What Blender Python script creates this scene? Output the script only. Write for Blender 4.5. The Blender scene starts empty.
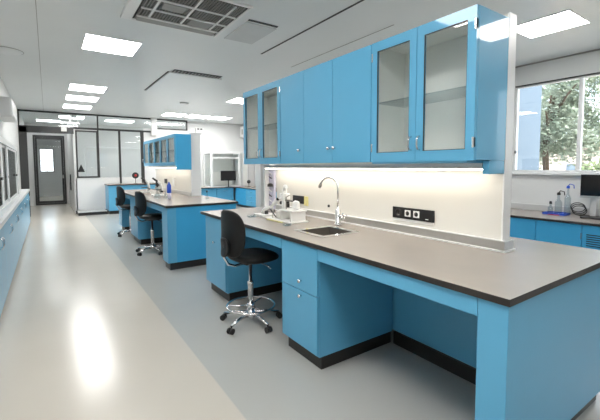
import bpy, bmesh, math, random
from mathutils import Vector, Matrix
random.seed(7)
S = bpy.context.scene
COL = S.collection
PI = math.pi

# ---------------------------------------------------------------- materials
def _n(nt, t, x=0, y=0):
    n = nt.nodes.new(t); n.location = (x, y); return n
def mat(name, col, rough=.5, metal=0, coat=0, spec=.5, var=.04, scale=6, bump=0, bscale=60, rvar=0):
    m = bpy.data.materials.new(name); m.use_nodes = True
    nt = m.node_tree; b = nt.nodes['Principled BSDF']
    tc = _n(nt, 'ShaderNodeTexCoord'); no = _n(nt, 'ShaderNodeTexNoise')
    no.inputs['Scale'].default_value = scale; no.inputs['Detail'].default_value = 3
    nt.links.new(tc.outputs['Object'], no.inputs['Vector'])
    r = _n(nt, 'ShaderNodeMapRange')
    r.inputs['To Min'].default_value = 1 - var; r.inputs['To Max'].default_value = 1 + var
    nt.links.new(no.outputs['Fac'], r.inputs['Value'])
    mx = _n(nt, 'ShaderNodeVectorMath'); mx.operation = 'SCALE'
    mx.inputs[0].default_value = col[:3]
    nt.links.new(r.outputs[0], mx.inputs['Scale'])
    nt.links.new(mx.outputs[0], b.inputs['Base Color'])
    b.inputs['Roughness'].default_value = rough
    b.inputs['Metallic'].default_value = metal
    b.inputs['Coat Weight'].default_value = coat
    b.inputs['Coat Roughness'].default_value = .04
    b.inputs['Specular IOR Level'].default_value = spec
    if rvar:
        r2 = _n(nt, 'ShaderNodeMapRange')
        r2.inputs['To Min'].default_value = rough - rvar; r2.inputs['To Max'].default_value = rough + rvar
        nt.links.new(no.outputs['Fac'], r2.inputs['Value']); nt.links.new(r2.outputs[0], b.inputs['Roughness'])
    if bump:
        n2 = _n(nt, 'ShaderNodeTexNoise'); n2.inputs['Scale'].default_value = bscale
        nt.links.new(tc.outputs['Object'], n2.inputs['Vector'])
        bp = _n(nt, 'ShaderNodeBump'); bp.inputs['Strength'].default_value = bump; bp.inputs['Distance'].default_value = .01
        nt.links.new(n2.outputs['Fac'], bp.inputs['Height']); nt.links.new(bp.outputs[0], b.inputs['Normal'])
    return m
def emis(name, col, strength):
    m = bpy.data.materials.new(name); m.use_nodes = True
    nt = m.node_tree; nt.nodes.clear()
    e = _n(nt, 'ShaderNodeEmission'); o = _n(nt, 'ShaderNodeOutputMaterial')
    e.inputs['Color'].default_value = (*col, 1); e.inputs['Strength'].default_value = strength
    nt.links.new(e.outputs[0], o.inputs[0]); return m
def glass(name, tint=(.95, .97, .97), ior=1.45, rough=0.0):
    m = bpy.data.materials.new(name); m.use_nodes = True
    nt = m.node_tree; nt.nodes.clear()
    t = _n(nt, 'ShaderNodeBsdfTransparent'); g = _n(nt, 'ShaderNodeBsdfGlossy')
    ge = _n(nt, 'ShaderNodeNewGeometry'); dt = _n(nt, 'ShaderNodeVectorMath'); dt.operation = 'DOT_PRODUCT'
    nt.links.new(ge.outputs['Normal'], dt.inputs[0]); nt.links.new(ge.outputs['Incoming'], dt.inputs[1])
    def mth(op, a, b):
        q = _n(nt, 'ShaderNodeMath'); q.operation = op
        for i_, v_ in enumerate((a, b)):
            if v_ is None: continue
            if isinstance(v_, (int, float)): q.inputs[i_].default_value = v_
            else: nt.links.new(v_, q.inputs[i_])
        return q.outputs[0]
    f0 = ((ior - 1) / (ior + 1)) ** 2
    fr = mth('ADD', mth('MULTIPLY', mth('POWER', mth('SUBTRACT', 1.0, mth('ABSOLUTE', dt.outputs['Value'], None)), 5.0), 1 - f0), f0)
    mx = _n(nt, 'ShaderNodeMixShader'); o = _n(nt, 'ShaderNodeOutputMaterial')
    t.inputs[0].default_value = (*tint, 1); g.inputs['Roughness'].default_value = rough
    nt.links.new(fr, mx.inputs[0]); nt.links.new(t.outputs[0], mx.inputs[1])
    nt.links.new(g.outputs[0], mx.inputs[2]); nt.links.new(mx.outputs[0], o.inputs[0]); return m

M = {}
BLUE = (.11, .395, .62)
M['blue'] = mat('blue_steel', BLUE, .32, var=.03)
M['blue_gloss'] = mat('blue_lacquer', BLUE, .42, coat=.5, spec=.25, var=.03, bump=.012, bscale=2.5)
M['blue_deep'] = mat('blue_end_panel', (.055, .38, .68), .3, var=.03)
M['blue_desk'] = mat('blue_desk_front', (.045, .33, .60), .35, var=.03)
M['kick'] = mat('dark_plinth', (.018, .016, .015), .35)
M['top'] = mat('worktop_laminate', (.30, .265, .235), .27, var=.07, scale=3, spec=.6)
M['edge'] = mat('worktop_edge', (.022, .018, .016), .4)
M['cream'] = mat('cream_panel', (.68, .665, .62), .45, var=.02)
M['wall'] = mat('wall_paint', (.70, .705, .70), .6, var=.02, scale=1.5)
M['ceil'] = mat('ceiling_panel', (.74, .765, .765), .3, var=.03, scale=1, spec=.4)
M['nextroom'] = mat('dark_grey_paint', (.10, .10, .10), .7)
M['greywall'] = mat('light_grey_paint', (.60, .605, .60), .6, var=.02)
M['offwhite'] = mat('off_white_plastic', (.56, .565, .56), .4)
M['basin'] = mat('dull_steel', (.15, .135, .12), .6, metal=.5)
M['panel2'] = mat('grey_panel', (.55, .57, .575), .4, var=.08, scale=4)
M['white'] = mat('white_plastic', (.80, .80, .79), .35, var=.02)
M['white_metal'] = mat('white_metal', (.78, .79, .79), .3, var=.02)
M['alu'] = mat('aluminium', (.55, .55, .54), .3, metal=.8)
M['alu_light'] = mat('light_aluminium', (.62, .62, .62), .4, metal=.3)
M['chrome'] = mat('chrome', (.75, .75, .76), .12, metal=1, var=.02)
M['steel'] = mat('brushed_steel', (.30, .28, .26), .5, metal=1, var=.06, scale=30)
M['black'] = mat('black_vinyl', (.008, .008, .008), .45, spec=.3, bump=.15, bscale=220)
M['blackp'] = mat('black_plastic', (.015, .015, .016), .35)
M['frame'] = mat('dark_frame', (.035, .036, .036), .4)
M['screen'] = mat('screen_black', (.006, .006, .007), .12)
M['dgrille'] = mat('dark_grille', (.03, .03, .03), .6)
M['grille'] = mat('grey_grille', (.30, .295, .28), .5)
M['inner'] = mat('cabinet_interior', (.84, .85, .82), .5)
M['bluep'] = mat('blue_plastic', (.02, .09, .55), .35)
M['redp'] = mat('red_plastic', (.45, .02, .02), .4)
M['yellow'] = mat('yellow_plastic', (.72, .66, .3), .4)
M['lilac'] = mat('pale_lilac_plastic', (.55, .53, .66), .35)
M['lamp'] = emis('lamp_panel', (1, .985, .96), 13)
M['lamp_dim'] = emis('dim_lamp_panel', (.97, 1, 1), 5)
M['strip'] = emis('led_strip', (1, .90, .76), 6.5)
M['glass'] = glass('clear_glass')
M['glassware'] = glass('lab_glass', (.80, .85, .87), 1.6)
M['shelfglass'] = glass('shelf_glass', (.93, .95, .94), 1.2)
M['winglass'] = glass('window_glass', (.95, .97, .98), 1.75)
M['doorglass'] = glass('cabinet_glass', (.97, .98, .975), 1.65)
M['bark'] = mat('bark', (.12, .08, .05), .9, bump=.6, bscale=20)
M['facade'] = mat('pale_blue_render', (.17, .23, .285), .8, var=.02)
M['facade2'] = mat('pinkish_render', (.72, .60, .54), .9, var=.15, scale=2)
M['ground'] = mat('dry_ground', (.45, .42, .36), .95, var=.2, scale=.6)

def leafmat(name, a, b):
    m = mat(name, a, .55, var=.1, scale=3)
    nt = m.node_tree; bs = nt.nodes['Principled BSDF']
    tc = _n(nt, 'ShaderNodeTexCoord'); no = _n(nt, 'ShaderNodeTexNoise'); no.inputs['Scale'].default_value = 1.6
    cr = _n(nt, 'ShaderNodeValToRGB'); cr.color_ramp.elements[0].color = (*a, 1); cr.color_ramp.elements[1].color = (*b, 1)
    cr.color_ramp.elements[0].position = .35; cr.color_ramp.elements[1].position = .65
    nt.links.new(tc.outputs['Object'], no.inputs['Vector']); nt.links.new(no.outputs['Fac'], cr.inputs[0])
    nt.links.new(cr.outputs[0], bs.inputs['Base Color'])
    bs.inputs['Subsurface Weight'].default_value = 0
    return m
M['leaf'] = leafmat('green_leaves', (.27, .34, .24), (.50, .55, .42))
M['leaf2'] = leafmat('pale_leaves', (.28, .36, .16), (.5, .55, .3))

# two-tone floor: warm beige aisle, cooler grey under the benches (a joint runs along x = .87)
def floor_mat():
    m = bpy.data.materials.new('epoxy_floor'); m.use_nodes = True
    nt = m.node_tree; b = nt.nodes['Principled BSDF']
    tc = _n(nt, 'ShaderNodeTexCoord'); sx = _n(nt, 'ShaderNodeSeparateXYZ')
    nt.links.new(tc.outputs['Object'], sx.inputs[0])
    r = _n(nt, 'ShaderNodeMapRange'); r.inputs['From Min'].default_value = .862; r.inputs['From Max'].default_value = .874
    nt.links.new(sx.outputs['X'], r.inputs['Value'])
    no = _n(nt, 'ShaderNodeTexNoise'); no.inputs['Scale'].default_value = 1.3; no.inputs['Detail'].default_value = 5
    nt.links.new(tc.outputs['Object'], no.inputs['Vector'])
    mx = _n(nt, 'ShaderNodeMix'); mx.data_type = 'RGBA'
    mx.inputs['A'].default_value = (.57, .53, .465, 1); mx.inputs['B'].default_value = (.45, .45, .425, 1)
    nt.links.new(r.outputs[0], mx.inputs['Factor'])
    r3 = _n(nt, 'ShaderNodeMapRange'); r3.inputs['To Min'].default_value = .95; r3.inputs['To Max'].default_value = 1.05
    nt.links.new(no.outputs['Fac'], r3.inputs['Value'])
    sc = _n(nt, 'ShaderNodeVectorMath'); sc.operation = 'SCALE'
    nt.links.new(mx.outputs['Result'], sc.inputs[0]); nt.links.new(r3.outputs[0], sc.inputs['Scale'])
    nt.links.new(sc.outputs[0], b.inputs['Base Color'])
    b.inputs['Roughness'].default_value = .2
    b.inputs['Specular IOR Level'].default_value = .45
    n2 = _n(nt, 'ShaderNodeTexNoise'); n2.inputs['Scale'].default_value = 5
    nt.links.new(tc.outputs['Object'], n2.inputs['Vector'])
    bp = _n(nt, 'ShaderNodeBump'); bp.inputs['Strength'].default_value = .035; bp.inputs['Distance'].default_value = .02
    nt.links.new(n2.outputs['Fac'], bp.inputs['Height']); nt.links.new(bp.outputs[0], b.inputs['Normal'])
    return m
M['floor'] = floor_mat()

# ---------------------------------------------------------------- mesh helpers
class MB:
    def __init__(s, org=(0, 0, 0)):
        s.bm = bmesh.new(); s.org = Vector(org)
    def box(s, x0, x1, y0, y1, z0, z1, bev=0, mi=0):
        if x0 > x1: x0, x1 = x1, x0
        if y0 > y1: y0, y1 = y1, y0
        if z0 > z1: z0, z1 = z1, z0
        v = [s.bm.verts.new((x, y, z)) for x in (x0, x1) for y in (y0, y1) for z in (z0, z1)]
        F = [(0, 1, 3, 2), (4, 6, 7, 5), (0, 4, 5, 1), (2, 3, 7, 6), (0, 2, 6, 4), (1, 5, 7, 3)]
        fs = [s.bm.faces.new([v[i] for i in f]) for f in F]
        for f in fs: f.material_index = mi
        if bev:
            es = list({e for f in fs for e in f.edges})
            r = bmesh.ops.bevel(s.bm, geom=es, offset=bev, segments=2, affect='EDGES', profile=.5)
            for f in r['faces']: f.material_index = mi
        return s
    def prism(s, pts, axis, a, b, mi=0):
        def mk(p, t):
            return {'x': (t, p[0], p[1]), 'y': (p[0], t, p[1]), 'z': (p[0], p[1], t)}[axis]
        A = [s.bm.verts.new(mk(p, a)) for p in pts]; B = [s.bm.verts.new(mk(p, b)) for p in pts]
        n = len(pts); fs = [s.bm.faces.new(A), s.bm.faces.new(B[::-1])]
        for i in range(n): fs.append(s.bm.faces.new([A[i], B[i], B[(i + 1) % n], A[(i + 1) % n]]))
        for f in fs: f.material_index = mi
        return s
    def tube(s, pts, r, seg=12, closed=False, mi=0):
        P = [Vector(p) for p in pts]; n = len(P)
        R = r if isinstance(r, (list, tuple)) else [r] * n
        rings = []; up = None
        for i in range(n):
            if closed: t = P[(i + 1) % n] - P[i - 1]
            else: t = P[min(i + 1, n - 1)] - P[max(i - 1, 0)]
            t.normalize()
            if up is None:
                up = Vector((0, 0, 1)) if abs(t.z) < .9 else Vector((1, 0, 0))
            u = (up - t * up.dot(t))
            if u.length < 1e-4: u = t.orthogonal()
            u.normalize(); w = t.cross(u); up = u
            rings.append([s.bm.verts.new(P[i] + (u * math.cos(a) + w * math.sin(a)) * R[i]) for a in [2 * PI * k / seg for k in range(seg)]])
        m = n if closed else n - 1
        for i in range(m):
            A, B = rings[i], rings[(i + 1) % n]
            for k in range(seg):
                f = s.bm.faces.new([A[k], A[(k + 1) % seg], B[(k + 1) % seg], B[k]]); f.smooth = True; f.material_index = mi
        if not closed:
            for q in (s.bm.faces.new(rings[0][::-1]), s.bm.faces.new(rings[-1])): q.material_index = mi
        return s
    def lathe(s, prof, c=(0, 0, 0), seg=24, axis='z', mi=0, sx=1, sy=1):
        rings = []
        c = Vector(c)
        def pos(r, h, a):
            u, v = r * math.cos(a) * sx, r * math.sin(a) * sy
            return c + Vector({'z': (u, v, h), 'x': (h, u, v), 'y': (v, h, u)}[axis])
        for r, h in prof:
            if r < 1e-6: rings.append([s.bm.verts.new(pos(0, h, 0))])
            else: rings.append([s.bm.verts.new(pos(r, h, 2 * PI * k / seg)) for k in range(seg)])
        for A, B in zip(rings, rings[1:]):
            if len(A) == 1 and len(B) == 1: continue
            for k in range(seg):
                k2 = (k + 1) % seg
                if len(A) == 1: vs = [A[0], B[k2], B[k]]
                elif len(B) == 1: vs = [A[k], A[k2], B[0]]
                else: vs = [A[k], A[k2], B[k2], B[k]]
                f = s.bm.faces.new(vs); f.smooth = True; f.material_index = mi
        for A, rev in ((rings[0], True), (rings[-1], False)):
            if len(A) > 1:
                f = s.bm.faces.new(A[::-1] if rev else A); f.material_index = mi
        return s
    def cyl(s, c, r, z0, z1, seg=20, axis='z', mi=0):
        b = min(r * .12, abs(z1 - z0) * .2)
        return s.lathe([(r - b, z0), (r, z0 + b), (r, z1 - b), (r - b, z1)], c, seg, axis, mi)
    def build(s, name, m, parent=None, label=None, kind=None, cat=None, group=None):
        bm = s.bm
        bmesh.ops.recalc_face_normals(bm, faces=bm.faces[:])
        me = bpy.data.meshes.new(name)
        off = s.org.copy()
        if parent is not None:
            q = parent
            while q is not None: off += q.location; q = q.parent
        elif off.length == 0 and kind is None:
            # put a lone thing's origin at its base centre
            lo = Vector((min(v.co.x for v in bm.verts), min(v.co.y for v in bm.verts), min(v.co.z for v in bm.verts)))
            hi = Vector((max(v.co.x for v in bm.verts), max(v.co.y for v in bm.verts), 0))
            off = Vector(((lo.x + hi.x) / 2, (lo.y + hi.y) / 2, lo.z))
        bmesh.ops.translate(bm, vec=-off, verts=bm.verts[:])
        bm.to_mesh(me); bm.free()
        for x in (m if isinstance(m, (list, tuple)) else [m]): me.materials.append(x)
        o = bpy.data.objects.new(name, me); COL.objects.link(o)
        if parent is not None: o.parent = parent
        else: o.location = off
        tag(o, label, cat, group, kind)
        return o
def tag(o, label=None, cat=None, group=None, kind=None):
    if label: o['label'] = label
    if cat: o['category'] = cat
    if group: o['group'] = group
    if kind: o['kind'] = kind
    return o
def thing(name, loc, label, cat, group=None, rz=0):
    o = bpy.data.objects.new(name, None); COL.objects.link(o); o.empty_display_size = .1
    o.location = loc; o.rotation_euler = (0, 0, rz)
    return tag(o, label, cat, group)
def copy_tree(o, parent=None):
    c = o.copy(); COL.objects.link(c)
    if parent is not None: c.parent = parent
    for ch in list(o.children): copy_tree(ch, c)
    return c
def struct(name, mb, m, parent=None):
    return mb.build(name, m, parent, kind='structure')
def ring_frame(mb, axis, p0, p1, a0, a1, b0, b1, w, wb=None, mi=0):
    """rectangular frame; axis = thin axis; a = the horizontal extent, b = vertical"""
    wb = w if wb is None else wb
    def bx(A0, A1, B0, B1):
        if axis == 'x': mb.box(p0, p1, A0, A1, B0, B1, 0, mi)
        else: mb.box(A0, A1, p0, p1, B0, B1, 0, mi)
    bx(a0, a0 + w, b0, b1); bx(a1 - w, a1, b0, b1)
    bx(a0 + w, a1 - w, b0, b0 + wb); bx(a0 + w, a1 - w, b1 - wb, b1)
    return mb

CEIL = 3.076
XL, XR = -.64, 6.52
YG = 13.2       # glazed partition plane
YB = -6.0       # wall behind the camera
YC = 17.0       # corridor end

# ---------------------------------------------------------------- setting
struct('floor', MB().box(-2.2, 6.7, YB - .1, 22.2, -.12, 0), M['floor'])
struct('ceiling', MB().box(-2.2, 6.7, YB - .1, 22.2, CEIL, CEIL + .12), M['ceil'])
# left wall with the glazed interior window
lw = MB().box(XL - .12, XL, YB, 22.1, 0, CEIL)
struct('wall_left', lw, M['greywall'])

# right wall with the big window
WY0, WY1, WZ0, WZ1 = -1.2, 3.09, 1.325, 2.745
rw = MB()
rw.box(XR, XR + .14, YB, WY0, 0, CEIL); rw.box(XR, XR + .14, WY1, YG, 0, CEIL)
rw.box(XR, XR + .14, WY0, WY1, 0, WZ0); rw.box(XR, XR + .14, WY0, WY1, WZ1, CEIL)
struct('wall_right', rw, M['wall'])
w = MB(); ring_frame(w, 'x', XR + .02, XR + .09, WY0, WY1, WZ0, WZ1, .022, .03)
for yy in (2.15, .45): w.box(XR + .02, XR + .08, yy, yy + .05, WZ0 + .03, WZ1 - .03)
win2 = struct('window_1', w, M['white_metal'])
MB().box(XR + .05, XR + .056, WY0 + .02, WY1 - .02, WZ0 + .03, WZ1 - .03).build('pane', M['winglass'], win2)
MB().box(XR - .015, XR + .02, WY0, WY1, WZ1 - .012, WZ1 + .004).build('head_gasket', M['frame'], win2)
MB().box(XR - .07, XR + .02, WY0 - .05, WY1 + .03, WZ0 - .045, WZ0, .006).build('window_sill', M['white_metal'], win2)
MB().box(XR - .02, XR + .03, WY1 - .035, WY1 - .02, 1.63, 1.68, .003).build('catch', M['blackp'], win2)
struct('wall_back', MB().box(-2.2, 6.7, YB - .1, YB, 0, CEIL), M['wall'])
# far wall (solid part right of the glazed partition) and what lies behind the glass
fw = MB(); fw.box(4.18, XR, YG, YG + .12, 0, CEIL)
struct('wall_far', fw, M['wall'])
cb = MB()   # corridor end wall with door opening; window in the wall beyond
cb.box(-.64, -.41, YC, YC + .1, 0, CEIL); cb.box(.58, .80, YC, YC + .1, 0, CEIL); cb.box(-.41, .58, YC, YC + .1, 2.64, CEIL)
struct('wall_corridor', cb, M['wall'])
struct('wall_corridor_side', MB().box(.67, .80, YG + .06, YC, 0, CEIL), M['wall'])
struct('wall_inner_room', MB().box(.80, 6.6, 16.4, 16.5, 0, CEIL), M['wall'])
ob = MB(); ob.box(-2.1, -.30, 22, 22.1, 0, CEIL); ob.box(.28, 2, 22, 22.1, 0, CEIL); ob.box(-.30, .28, 22, 22.1, 0, 1.2); ob.box(-.30, .28, 22, 22.1, 2.35, CEIL)
struct('wall_outer', ob, M['wall'])
struct('wall_outer_side', MB().box(.80, .9, YC, 22, 0, CEIL), M['wall'])
w = MB(); ring_frame(w, 'y', 21.98, 22.05, -.30, .28, 1.2, 2.35, .03)
w.box(-.02, .0, 21.99, 22.04, 1.23, 2.32); w.box(-.27, .25, 21.99, 22.04, 1.74, 1.76)
win3 = struct('window_2', w, M['frame'])
MB().box(-.28, .26, 22.02, 22.026, 1.22, 2.33).build('pane', M['winglass'], win3)
# corridor door
d = MB(); ring_frame(d, 'y', YC - .04, YC + .06, -.41, .58, .0, 2.64, .05, .06)
ring_frame(d, 'y', YC - .01, YC + .05, -.355, .525, .065, 2.575, .065, .08)
door = struct('door_1', d, M['frame'])
MB().box(-.29, .46, YC + .015, YC + .022, .14, 2.5).build('pane', M['glass'], door)
MB().box(.47, .51, YC - .07, YC - .01, 1.0, 1.14, .008).build('door_handle', M['chrome'], door, 'small bright door handle')

# glazed partition (window_4): black frame, transom band, low white wall, opening at left
g = MB()
y0, y1 = YG - .03, YG + .04
g.box(XL, XL + .03, y0, y1, 2.5, CEIL)                  # end post above
g.box(XL, XL + .19, y0 - .02, y1 + .02, 0, 2.60)           # heavy door jamb
g.box(XL, .70, y0 - .02, y1 + .02, 2.44, 2.63)             # header over the opening
g.box(XL, 4.18, y0, y1, CEIL - .045, CEIL - .003)               # top rail
g.box(.70, 3.0, y0, y1, 2.59, 2.65)
g.box(3.1, 4.18, y0, y1, 2.72, 2.76)
g.box(1.335, 1.375, y0, y1, 2.65, CEIL - .04)
g.box(4.14, 4.18, y0, y1, 2.72, CEIL - .04)
g.box(1.33, 1.37, y0, y1, 1.1, 2.6)
g.box(1.93, 1.99, y0, y1, .9, 2.6)
g.box(2.60, 2.70, y0, y1, .9, 2.6)
ring_frame(g, 'y', y0 - .02, y1, .735, 1.345, 1.10, 2.56, .045)
part = struct('window_3', g, M['frame'])
MB().box(.70, 4.16, YG, YG + .006, 2.64, CEIL - .04).build('pane', M['glass'], part)
MB().box(XL + .03, .70, YG, YG + .006, 2.64, CEIL - .04).build('pane', M['glass'], part)
MB().box(1.36, 2.64, YG, YG + .006, 1.1, 2.6).build('pane', M['glass'], part)
MB().box(.77, 1.32, YG, YG + .006, 1.14, 2.52).build('pane', M['glass'], part)
lo = MB(); lo.box(.70, 4.18, YG - .02, YG + .05, .09, 1.10); lo.box(2.70, 4.18, YG - .01, YG + .05, 1.10, 2.72); lo.box(.68, .735, YG - .02, YG + .05, .09, 2.59)
struct('wall_low', lo, M['wall'])
struct('baseboard_far', MB().box(.68, 4.18, YG - .05, YG + .05, 0, .09), M['kick'])
MB().box(2.93, 3.12, YG - .14, YG - .04, 2.50, CEIL, .006).build('duct_box', M['white'], None, 'white boxed duct rising to the ceiling in front of the dark glazed band', cat='duct')

# ceiling seams and recessed panels
struct('trim_1', MB().box(-.035, -.029, YB, YG - .04, CEIL - .003, CEIL + .01), M['grille'])
struct('trim_2', MB().box(.997, 1.003, 4.6, YG - .04, CEIL - .002, CEIL + .01), M['ceil'])
struct('trim_3', MB().box(2.64, 2.665, .6, 4.85, CEIL - .004, CEIL + .01), M['dgrille'])
struct('trim_4', MB().box(3.40, 3.408, 3.0, 5.2, CEIL - .004, CEIL + .01), M['grille'])
struct('trim_6', MB().box(XR - .02, XR, YB, YG, CEIL - .02, CEIL), M['grille'])

cp = thing('ceiling_hatch', (2.28, 7.5, CEIL - .022), 'large white lowered ceiling panel with a dark ribbed slot, past the big air conditioner', 'ceiling panel')
MB().box(1.80, 2.76, 6.60, 8.46, CEIL - .022, CEIL - .002, .004).build('panel', M['ceil'], cp)
MB().box(1.775, 1.80, 6.60, 8.46, CEIL - .006, CEIL - .001).build('gap', M['dgrille'], cp)
v = MB().box(1.84, 2.70, 6.42, 6.60, CEIL - .008, CEIL - .001)
v.build('slot', M['dgrille'], cp)
v = MB()
for k in range(14): v.box(1.86 + k * .06, 1.882 + k * .06, 6.44, 6.58, CEIL - .014, CEIL - .008)
v.build('rib', M['grille'], cp)
cp = thing('ceiling_hatch', (2.13, 4.2, CEIL - .02), 'small greyish ceiling panel with a dark slot, just right of the big air conditioner', 'ceiling panel')
MB().box(1.93, 2.33, 3.87, 4.52, CEIL - .012, CEIL - .001, .004).build('panel', M['panel2'], cp)
MB().box(1.93, 2.31, 3.80, 3.835, CEIL - .008, CEIL - .001).build('slot', M['dgrille'], cp)
MB().box(2.86, 3.06, 9.50, 9.60, CEIL - .03, CEIL, .008).build('ceiling_vent', M['alu_light'], None, 'small dark-edged fitting on the ceiling near the three far light panels', cat='ceiling fitting')

# ---------------------------------------------------------------- ceiling lights
def ceiling_light(x, y, label, w=.64, l=.68, m='lamp'):
    t = thing('ceiling_light', (x, y, CEIL), label, 'ceiling light', None)
    ring_frame_h = MB()
    a, b = x - w / 2, x + w / 2; c, d = y - l / 2, y + l / 2; f = .012
    for (p, q, r, s) in ((a - f, a, c - f, d + f), (b, b + f, c - f, d + f), (a, b, c - f, c), (a, b, d, d + f)):
        ring_frame_h.box(p, q, r, s, CEIL - .010, CEIL)
    ring_frame_h.build('frame', M['white_metal'], t)
    MB().box(a, b, c, d, CEIL - .007, CEIL - .001).build('diffuser', M[m], t)
    return t
ceiling_light(.78, 5.66, 'nearest and largest square light panel over the left aisle')
ceiling_light(.76, 8.95, 'second square light panel from the camera over the left aisle')
ceiling_light(.75, 10.3, 'third square light panel from the camera over the left aisle')
ceiling_light(.74, 11.8, 'fourth light panel over the left aisle, just before the glazed partition')
ceiling_light(3.36, 11.9, 'leftmost of three adjoining light panels near the far wall', .62)
ceiling_light(4.12, 11.9, 'middle of three adjoining light panels near the far wall', .62)
ceiling_light(4.88, 11.9, 'rightmost of three adjoining light panels near the far wall', .62)
ceiling_light(4.13, 8.5, 'light panel half hidden behind the left end of the long blue wall cabinets')
ceiling_light(4.92, 1.99, 'square light panel at upper right in front of the big window', .58, .62)
ceiling_light(.3, .3, 'light panel over the aisle near the camera, above the frame')  # unseen panel, moved off the aisle row to even the light on the cabinets
ceiling_light(.78, -1.2, 'light panel over the aisle behind the camera')
ceiling_light(.12, 2.3, 'light panel over the left cupboards, above the frame')  # no lamp known here; added to brighten the blue drawer fronts
ceiling_light(4.6, -.1, 'light panel behind the camera over the window side')
ceiling_light(4.3, 5.0, 'light panel over the window side behind the blue wall cabinets')  # added out of sight for extra light beyond the cabinets
ceiling_light(.72, 14.3, 'light panel beyond the glass, nearer of the two over the corridor', .7, .68, 'lamp_dim')
ceiling_light(.1, 15.8, 'light panel beyond the glass, farther of the two over the corridor', .7, .68, 'lamp_dim')
ceiling_light(3.7, 14.6, 'light panel in the room behind the glass at right', .9, .68, 'lamp_dim')
ceiling_light(2.2, 14.6, 'light panel in the room behind the glass at left', .9, .68, 'lamp_dim')
ceiling_light(0, 19.5, 'light panel in the passage beyond the glazed corridor door', .7, .68, 'lamp_dim')

# ---------------------------------------------------------------- cassette air conditioner
ac = thing('air_conditioner', (1.31, 4.02, CEIL), 'square ceiling cassette air conditioner with dark grilles at top centre', 'air conditioner')
ax0, ax1, ay0, ay1 = .82, 1.795, 3.50, 4.48
a = MB()
z0, z1 = CEIL - .045, CEIL
for (p, q, r, s) in ((ax0 - .10, ax0 + .01, ay0 - .03, ay1 + .03), (ax1 - .012, ax1 + .02, ay0 - .03, ay1 + .03), (ax0 + .01, ax1 - .012, ay0 - .03, ay0 + .01), (ax0 + .01, ax1 - .012, ay1 - .012, ay1 + .03)):
    a.box(p, q, r, s, z0 + .02, z1, .006)
a.build('frame', M['white'], ac)
MB().box(ax0 + .01, ax1 - .012, ay0 + .01, ay1 - .012, CEIL - .012, CEIL - .002).build('backing', M['dgrille'], ac)
a = MB()
n = 30
for i in range(n):
    xx = ax0 + .05 + i * (ax1 - ax0 - .1) / (n - 1)
    a.box(xx - .003, xx + .003, ay0 + .03, ay1 - .03, CEIL - .026, CEIL - .014)
for i in range(26):
    yy = ay0 + .05 + i * (ay1 - ay0 - .1) / 25
    a.box(ax0 + .03, ax1 - .03, yy - .0028, yy + .0028, CEIL - .020, CEIL - .012)
a.build('grille', M['grille'], ac)
a = MB()
for yy in (3.80, 4.07, 4.31): a.box(ax0 + .03, ax1 - .03, yy - .011, yy + .011, CEIL - .040, CEIL - .026, .003)
for xx in (ax0 + .15, (ax0 + ax1) / 2, ax1 - .15): a.box(xx - .011, xx + .011, ay0 + .03, ay1 - .2, CEIL - .038, CEIL - .027, .003)
a.build('rib', M['white'], ac)
MB().box(ax0 + .05, ax1 - .05, 4.33, 4.455, CEIL - .036, CEIL - .024, .004).build('flap', M['grille'], ac, 'perforated grey flap along the far side')
MB().box(ax0 + .2, ax1 - .55, 3.84, 4.0, CEIL - .034, CEIL - .024, .004).build('flap', M['grille'], ac)
MB().box(ax0 + .55, ax1 - .18, 4.10, 4.28, CEIL - .034, CEIL - .024, .004).build('flap', M['grille'], ac)

sd = thing('smoke_detector', (-.36, 6.7, CEIL), 'round flat disc on the ceiling at upper left', 'smoke detector')
MB().lathe([(.2, 0), (.2, -.004), (.19, -.012), (0, -.012)], (-.42, 6.72, CEIL)).build('disc', M['ceil'], sd)
MB().tube([(-.42 + .203 * math.cos(t), 6.72 + .203 * math.sin(t), CEIL - .003) for t in [2 * PI * k / 40 for k in range(40)]], .004, 6, True).build('rim', M['grille'], sd)

# split air conditioner on the left wall
sp = thing('air_conditioner', (-.53, 8.2, 2.3), 'white wall-mounted split air conditioner at the left edge of the picture', 'air conditioner')
MB().box(XL, -.43, 7.55, 8.55, 2.24, 2.56, .03).build('body', M['offwhite'], sp)
MB().box(-.432, -.425, 7.6, 8.5, 2.27, 2.33, .002).build('louvre', M['alu_light'], sp)

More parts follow.
